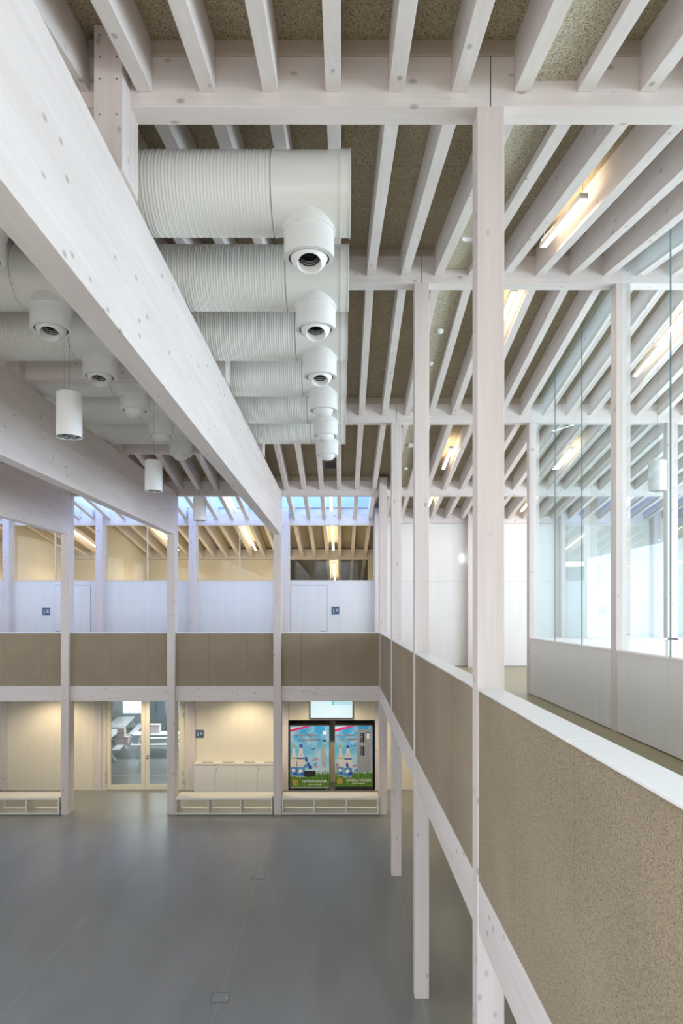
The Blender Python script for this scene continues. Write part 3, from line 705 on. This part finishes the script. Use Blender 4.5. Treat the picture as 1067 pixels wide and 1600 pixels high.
def bottle(m, x, base, top, wdt, d, cap, label_mi):
    H = top-base; n0 = wdt*.32
    pts = [(-wdt, 0), (wdt, 0), (wdt, .46*H), (wdt*.85, .58*H), (wdt*.48, .72*H), (n0, .93*H), (-n0, .93*H), (-wdt*.48, .72*H), (-wdt*.85, .58*H), (-wdt, .46*H)]
    poly(m, [(x+a, base+b) for a, b in pts], d, 0, .0010)
    flat(m, x-n0*1.15, x+n0*1.15, d, base+.90*H, base+H, cap, .0013)
    flat(m, x-wdt*.9, x+wdt*.9, d, base+.555*H, base+.60*H, cap, .0013)
    flat(m, x-wdt*.97, x+wdt*.97, d, base+.02*H, base+.30*H, label_mi, .0013)
    ellipse(m, x-wdt*.1, base+.19*H, wdt*.55, .05*H, .3, d, 4, .0015); ellipse(m, x+wdt*.3, base+.09*H, wdt*.4, .035*H, -.4, d, 2, .0015)
    ellipse(m, x, base+.68*H, wdt*.36, .035*H, .2, d, 4, .0013); ellipse(m, x, base+.68*H, wdt*.2, .015*H, .2, d, 2, .0016)
VBODY = plain('dark brown machine body', (.07, .06, .05), .45)
def vending(x0, x1, h0, h1, label, steel):
    df = 4.682
    t = empty('vending_machine', P((x0+x1)/2, 4.78, FLOOR), label, 'vending machine', 'drinks vending machines')
    MB().box(x0-(8 if not steel else 0), x1+(0 if not steel else 8), df+.004, 4.90, h0-4, h1+4).build('body', VBODY, t)
    if steel: MB().box(x0, x1+6, df, 4.90, FLOOR+4, h0-4).build('base', BLACK, t)
    else:
        for xx in (x0+14, x1-22): MB().box(xx, xx+5, df+.004, df+.01, FLOOR, h0-4).build('foot', STEEL, t)
        MB().box(x0-8, x1-4, df+.02, 4.90, FLOOR+2, h0-4).build('base', BLACK, t)
    W, H = x1-x0, h1-h0; X = lambda u: x0+u*W; Z = lambda v: h0+v*H
    fp = MB().box(x0, x1, df, df+.0042, h0, h1).build('front_panel', SKYP, t)
    d = df
    m = MB()
    # grass with blades along its top edge
    random.seed(3 if steel else 5)
    pts = [(x0, h0)] + [(x1, h0)]; top = []
    n = 60
    for i in range(n+1):
        u = 1 - i/n; top.append((X(u), Z(.19 + (.02 if u > .4 else .0) + (random.random()*.075 if i % 2 else 0) + (.04 if u < .3 and i % 2 else 0))))
    poly(m, pts + top, d, 0, .0008)
    m.build('grass_print', GRASSP, t)
    m = MB()
    for q in range(46):
        bx_, bh_, ln_ = X(random.random()*.97+.015), Z(.02+random.random()*.12), W*(random.random()-.5)*.10
        tp_ = bh_ + H*(.07+random.random()*.12); poly(m, [(bx_-1.6, bh_), (bx_+1.6, bh_), (bx_+ln_, tp_)], d, 0, .0011)
    m.build('blades_print', BLADE, t)
    m = MB(); 
    poly(m, [(X(0), Z(.975)), (X(.60), Z(1.0)), (X(.16), Z(.955+.02)), (X(0), Z(.925))][::1], d, 0, .0009)
    poly(m, [(X(0), Z(.905)), (X(.02), Z(.905)), (X(.55), Z(.995)), (X(.40), Z(.999)), (X(0), Z(.945))], d, 1, .0012)
    m.build('ribbon_print', [WHP, MAG], t)
    m = MB()
    if not steel:
        bottle(m, X(.09), Z(.18), Z(.70), W*.085, d, 1, 3); bottle(m, X(.27), Z(.17), Z(.70), W*.11, d, 2, 3)
    else:
        bottle(m, X(.15), Z(.17), Z(.69), W*.085, d, 1, 3); bottle(m, X(.35), Z(.15), Z(.68), W*.11, d, 2, 3)
    m.build('bottles_print', [BOT, GRNP, BLUP, LBLP, WHP], t)
    m = MB()
    bx, bz = (.46, .36) if not steel else (.38, .25)
    for (dx, dz, a, b, r, mi) in ((-.05, .10, .035, .075, .2, 0), (-.06, -.01, .06, .045, .3, 1), (.05, -.03, .05, .05, -.3, 0), (0, .02, .03, .05, 0, 0), (.13, .09, .045, .018, .7, 2), (.21, .10, .05, .018, .6, 2), (.18, .02, .07, .022, .7, 1), (.20, -.02, .04, .018, .4, 2)):
        ellipse(m, X(bx+dx), Z(bz+dz), a*W, b*W, r, d, mi, .0014)
    fx, fz = (.58, .62) if not steel else (.50, .665)
    for (dx, dz, a, b, r) in ((0, 0, .03, .012, .5), (.04, .01, .012, .035, -.2), (-.05, .01, .02, .008, -.4), (.05, .035, .008, .02, -.2)): ellipse(m, X(fx+dx), Z(fz+dz), a*W, b*W, r, d, 0, .0014)
    m.build('butterfly_print', [BLUP, LBLP, PNK], t)
    m = MB(); disc(m, X(.13), d, Z(.085), .075*W, 0, .0012); disc(m, X(.13), d, Z(.085), .05*W, 1, .0015); disc(m, X(.13), d, Z(.085), .03*W, 0, .0018)
    m.build('gold_seal', [GOLD, BRN], t)
    k = 1.0 if not steel else .78
    y = P(0, d-.0012, 0).y
    def tx(s, u, v, size, mat, wd=None, sh=.25):
        if mat is INK: text_mesh('lettering_halo', s, size*U*k, WHP, t, (X(u)*U, y+.0004, P(0, 0, Z(v)).z), sh, off=.0042)
        text_mesh('lettering', s, size*U*k, mat, t, (X(u)*U, y-.001, P(0, 0, Z(v)).z), sh, off=.0012)
    if not steel:
        tx("Hol' dir", .08, .83, 24, INK); tx("Natur", .38, .83, 36, INK); tx("in Dein", .18, .755, 24, INK); tx("Leben!", .45, .755, 36, INK)
    else:
        tx("Hol' dir", .03, .83, 24, INK); tx("Natur", .27, .83, 36, INK); tx("in Dein", .10, .765, 24, INK); tx("Leben!", .33, .765, 36, INK)
    kk = k; k = 1.0
    tx("MINERALWASSER", .30, .085, 23.5, WHP, sh=.1); 
    m = MB()
    for q in range(16): flat(m, X(.46+q*.022), X(.46+q*.022+.015), d, Z(.045), Z(.058), 0, .0012)
    m.build('small_print', WHP, t)
    if not steel:
        m = MB(); flat(m, X(.83), X(.93), d, Z(.86), Z(.915), 0, .002); m.build('notice', WHP, t)
        MB().box(X(.835), X(.92), d-.0015, d, Z(.745), Z(.775)).build('coin_slot', BLACK, t)
        m = MB().box(X(.81), X(.925), d-.001, d, Z(.37), Z(.66), 0)
        for q in range(11): m.box(X(.825), X(.915), d-.003, d-.001, Z(.38+q*.0255), Z(.396+q*.0255), 1)
        m.build('selection_buttons', [STEEL, plain('button grey', (.55, .50, .45), .4)], t)
        disc_ = MB(); disc(disc_, X(.89), d, Z(.69), 8, 0, .002); disc_.build('return_button', STEEL, t)
        MB().box(X(.855), X(.915), d-.002, d, Z(.33), Z(.355)).build('lock', STEEL, t)
        MB().box(X(.865), X(.915), d-.002, d, Z(.22), Z(.285)).build('coin_return', STEEL, t)
        MB().box(X(.355), X(.645), d-.004, d, Z(.185), Z(.27)).build('delivery_flap', BLACK, t, bevel=.006)
        MB().box(x0, x1, d-.002, d+.004, h0-5, h0+5).build('bottom_strip', STEEL, t)
    else:
        sp_ = MB().box(X(.60), X(.97), d-.003, d, Z(.245), Z(.945)).build('steel_panel', STEEL, t)
        for zz in (.735, .52):
            m = MB().box(X(.74), X(.79), d-.005, d-.003, Z(zz-.01), Z(zz+.15), 0)
            for q in range(6): m.box(X(.665), X(.735), d-.0045, d-.003, Z(zz+q*.025), Z(zz+q*.025+.015), 0)
            m.build('button_panel', [BLACK], sp_)
        MB().box(X(.855), X(.915), d-.005, d-.003, Z(.79), Z(.875)).build('price_card', WHP, sp_)
        MB().box(X(.845), X(.93), d-.0055, d-.003, Z(.875), Z(.895)).build('coin_slot', BLUP, sp_)
        MB().box(X(.02), X(.10), d-.003, d, Z(.27), Z(.39)).build('coin_return', STEEL, t)
vending(-374, -89, -1290, -839, 'left vending machine, blue sky print with dark delivery flap', False)
vending(-48, 225, -1282, -838, 'right vending machine, blue sky print with grey steel panel', True)

# ---- room behind the glass door: trestle tables, cartons, cupboards
TBL = plain('white table board', (.80, .82, .84), .35)
def ptable(x, d, rot, label, L=520, name='trestle_table'):
    t = empty(name, P(x, d, FLOOR), label, 'table', 'white picnic tables')
    def pt(u, v, h):
        a = u*math.cos(rot) - v*math.sin(rot); b = u*math.sin(rot) + v*math.cos(rot)
        return Vector((x*U + a*U, d*B + b*U, CZ + (FLOOR+h)*U))
    def brd(nm_, v0, v1, h0, h1):
        c_ = [pt(-L/2, v0, h0), pt(L/2, v0, h0), pt(L/2, v1, h0), pt(-L/2, v1, h0), pt(-L/2, v0, h1), pt(L/2, v0, h1), pt(L/2, v1, h1), pt(-L/2, v1, h1)]
        MB().hexa(c_).build(nm_, TBL, t)
    brd('tabletop', -90, 90, 180, 190); brd('seat', -190, -125, 106, 115); brd('seat', 125, 190, 106, 115)
    for u in (-L/2+60, L/2-60):
        for s_ in (-1, 1):
            m = MB(); m.beam(pt(u, s_*150, 0), pt(u, s_*45, 181), .06, .05, (1, 0, 0)); m.build('leg', TBL, t)
        m = MB(); m.beam(pt(u+8, -185, 98), pt(u+8, 185, 98), .06, .04, (0, 0, 1)); m.build('crossbar', TBL, t)
ptable(-2150, 5.80, math.radians(98), 'white picnic table with cartons on its bench, behind the left glass door leaf', 640)
ptable(-2240, 6.50, math.radians(98), 'white picnic table farther back behind the left glass door leaf', 640)
ptable(-1640, 5.90, math.radians(4), 'white picnic table with benches behind the right glass door leaf')
CART = plain('pale carton', (.72, .64, .66), .7); CART2 = plain('carton lid', (.55, .45, .45), .7)
def carton(x, d, h, w_, dd, hh, lb, name='carton'):
    t = MB().box(x-w_, x+w_, d, d+dd, FLOOR+h, FLOOR+h+hh-2).build(name, CART); tag(t, lb, 'box', 'cartons in the canteen')
    MB().box(x-w_-1, x+w_+1, d-.001, d+dd+.001, FLOOR+h+hh-9, FLOOR+h+hh).build('lid', CART2, t)
carton(-1975, 5.74, 116, 58, .09, 62, 'wide pale carton lying on the bench seat behind the left glass leaf')
carton(-1985, 5.75, 178, 32, .06, 40, 'small carton stacked on the wide carton')
carton(-1985, 5.752, 218, 31, .055, 40, 'topmost small carton of the stack behind the glass')
carton(-1745, 5.87, 190, 70, .08, 76, 'white crate standing on the right-hand picnic table')
def cupboard(x0, x1, d0, d1, h1, lb, mat):
    t = empty('cupboard', P((x0+x1)/2, d0, FLOOR), lb, 'cupboard')
    MB().box(x0, x1, d0, d1, FLOOR, h1).build('body', mat, t); mid = (x0+x1)/2
    for a, b in ((x0+2, mid-1), (mid+1, x1-2)): 
        dr = MB().box(a, b, d0-.004, d0, FLOOR+12, h1-6).build('door', mat, t)
    for xx in (mid-10, mid+10): MB().tube(P(xx, d0-.012, FLOOR+200), P(xx, d0-.012, FLOOR+300), .008).build('handle', BLACK, t)
cupboard(-2120, -1940, 7.02, 7.14, -640, 'tall grey-blue cupboard behind the right glass door leaf', plain('blue grey cupboard', (.30, .37, .40), .5))
m = MB().box(-2470, -2450, 6.86, 7.15, FLOOR, -620); tag(m.build('partition_screen', plain('speckled grey board', (.42, .41, .38), .7)), 'grey speckled partition board in the room behind the glass door', 'partition')

# ================================================================ LAMPS under the gallery and inside rooms, plus added room fills
def spot(x, d, h, e, ang=110, col=(1, .84, .60), aim=(0, .18, -1)):
    l = bpy.data.lights.new('downlight', 'SPOT'); l.energy = e; l.spot_size = math.radians(ang); l.spot_blend = .7; l.color = col; l.shadow_soft_size = .05
    o = bpy.data.objects.new('downlight', l); o.location = P(x, d, h); o.rotation_euler = Vector(aim).to_track_quat('-Z', 'Y').to_euler(); C.objects.link(o)
for x in (-2068, -1400, -690, -72, 620, 1300):
    spot(x, 4.44, -588, 84, 140)
for x in (600, 1250):
    for d in (1.6, 2.7, 3.7): spot(x, d, -588, 40, 140, (1, .84, .6), (0, 0, -1))
l = area('canteen_light', P(-1500, 6.0, -605), (0, 0, 0), 4, 3, 130, (.85, .93, 1.0))

for k in range(0, 5):
    x = -72 - 684*k
    area('room_fill', P(x+30, 5.3, 420-30), (0, 0, 0), 1.2, 2.5, 22, (1, .84, .58))  # added fill that helps the linear lights brighten the room
    area('room_upward_fill', P(x+30, 5.3, 100), (PI, 0, 0), 1.0, 2.0, 16, (1, .84, .58))  # added upward fill for the room ceiling, no fixture here
area('room_fill', P(-72, 6.5, 300), (0, 0, 0), 1.2, 2.5, 45, (1, .95, .88))  # added fill to brighten the farthest room
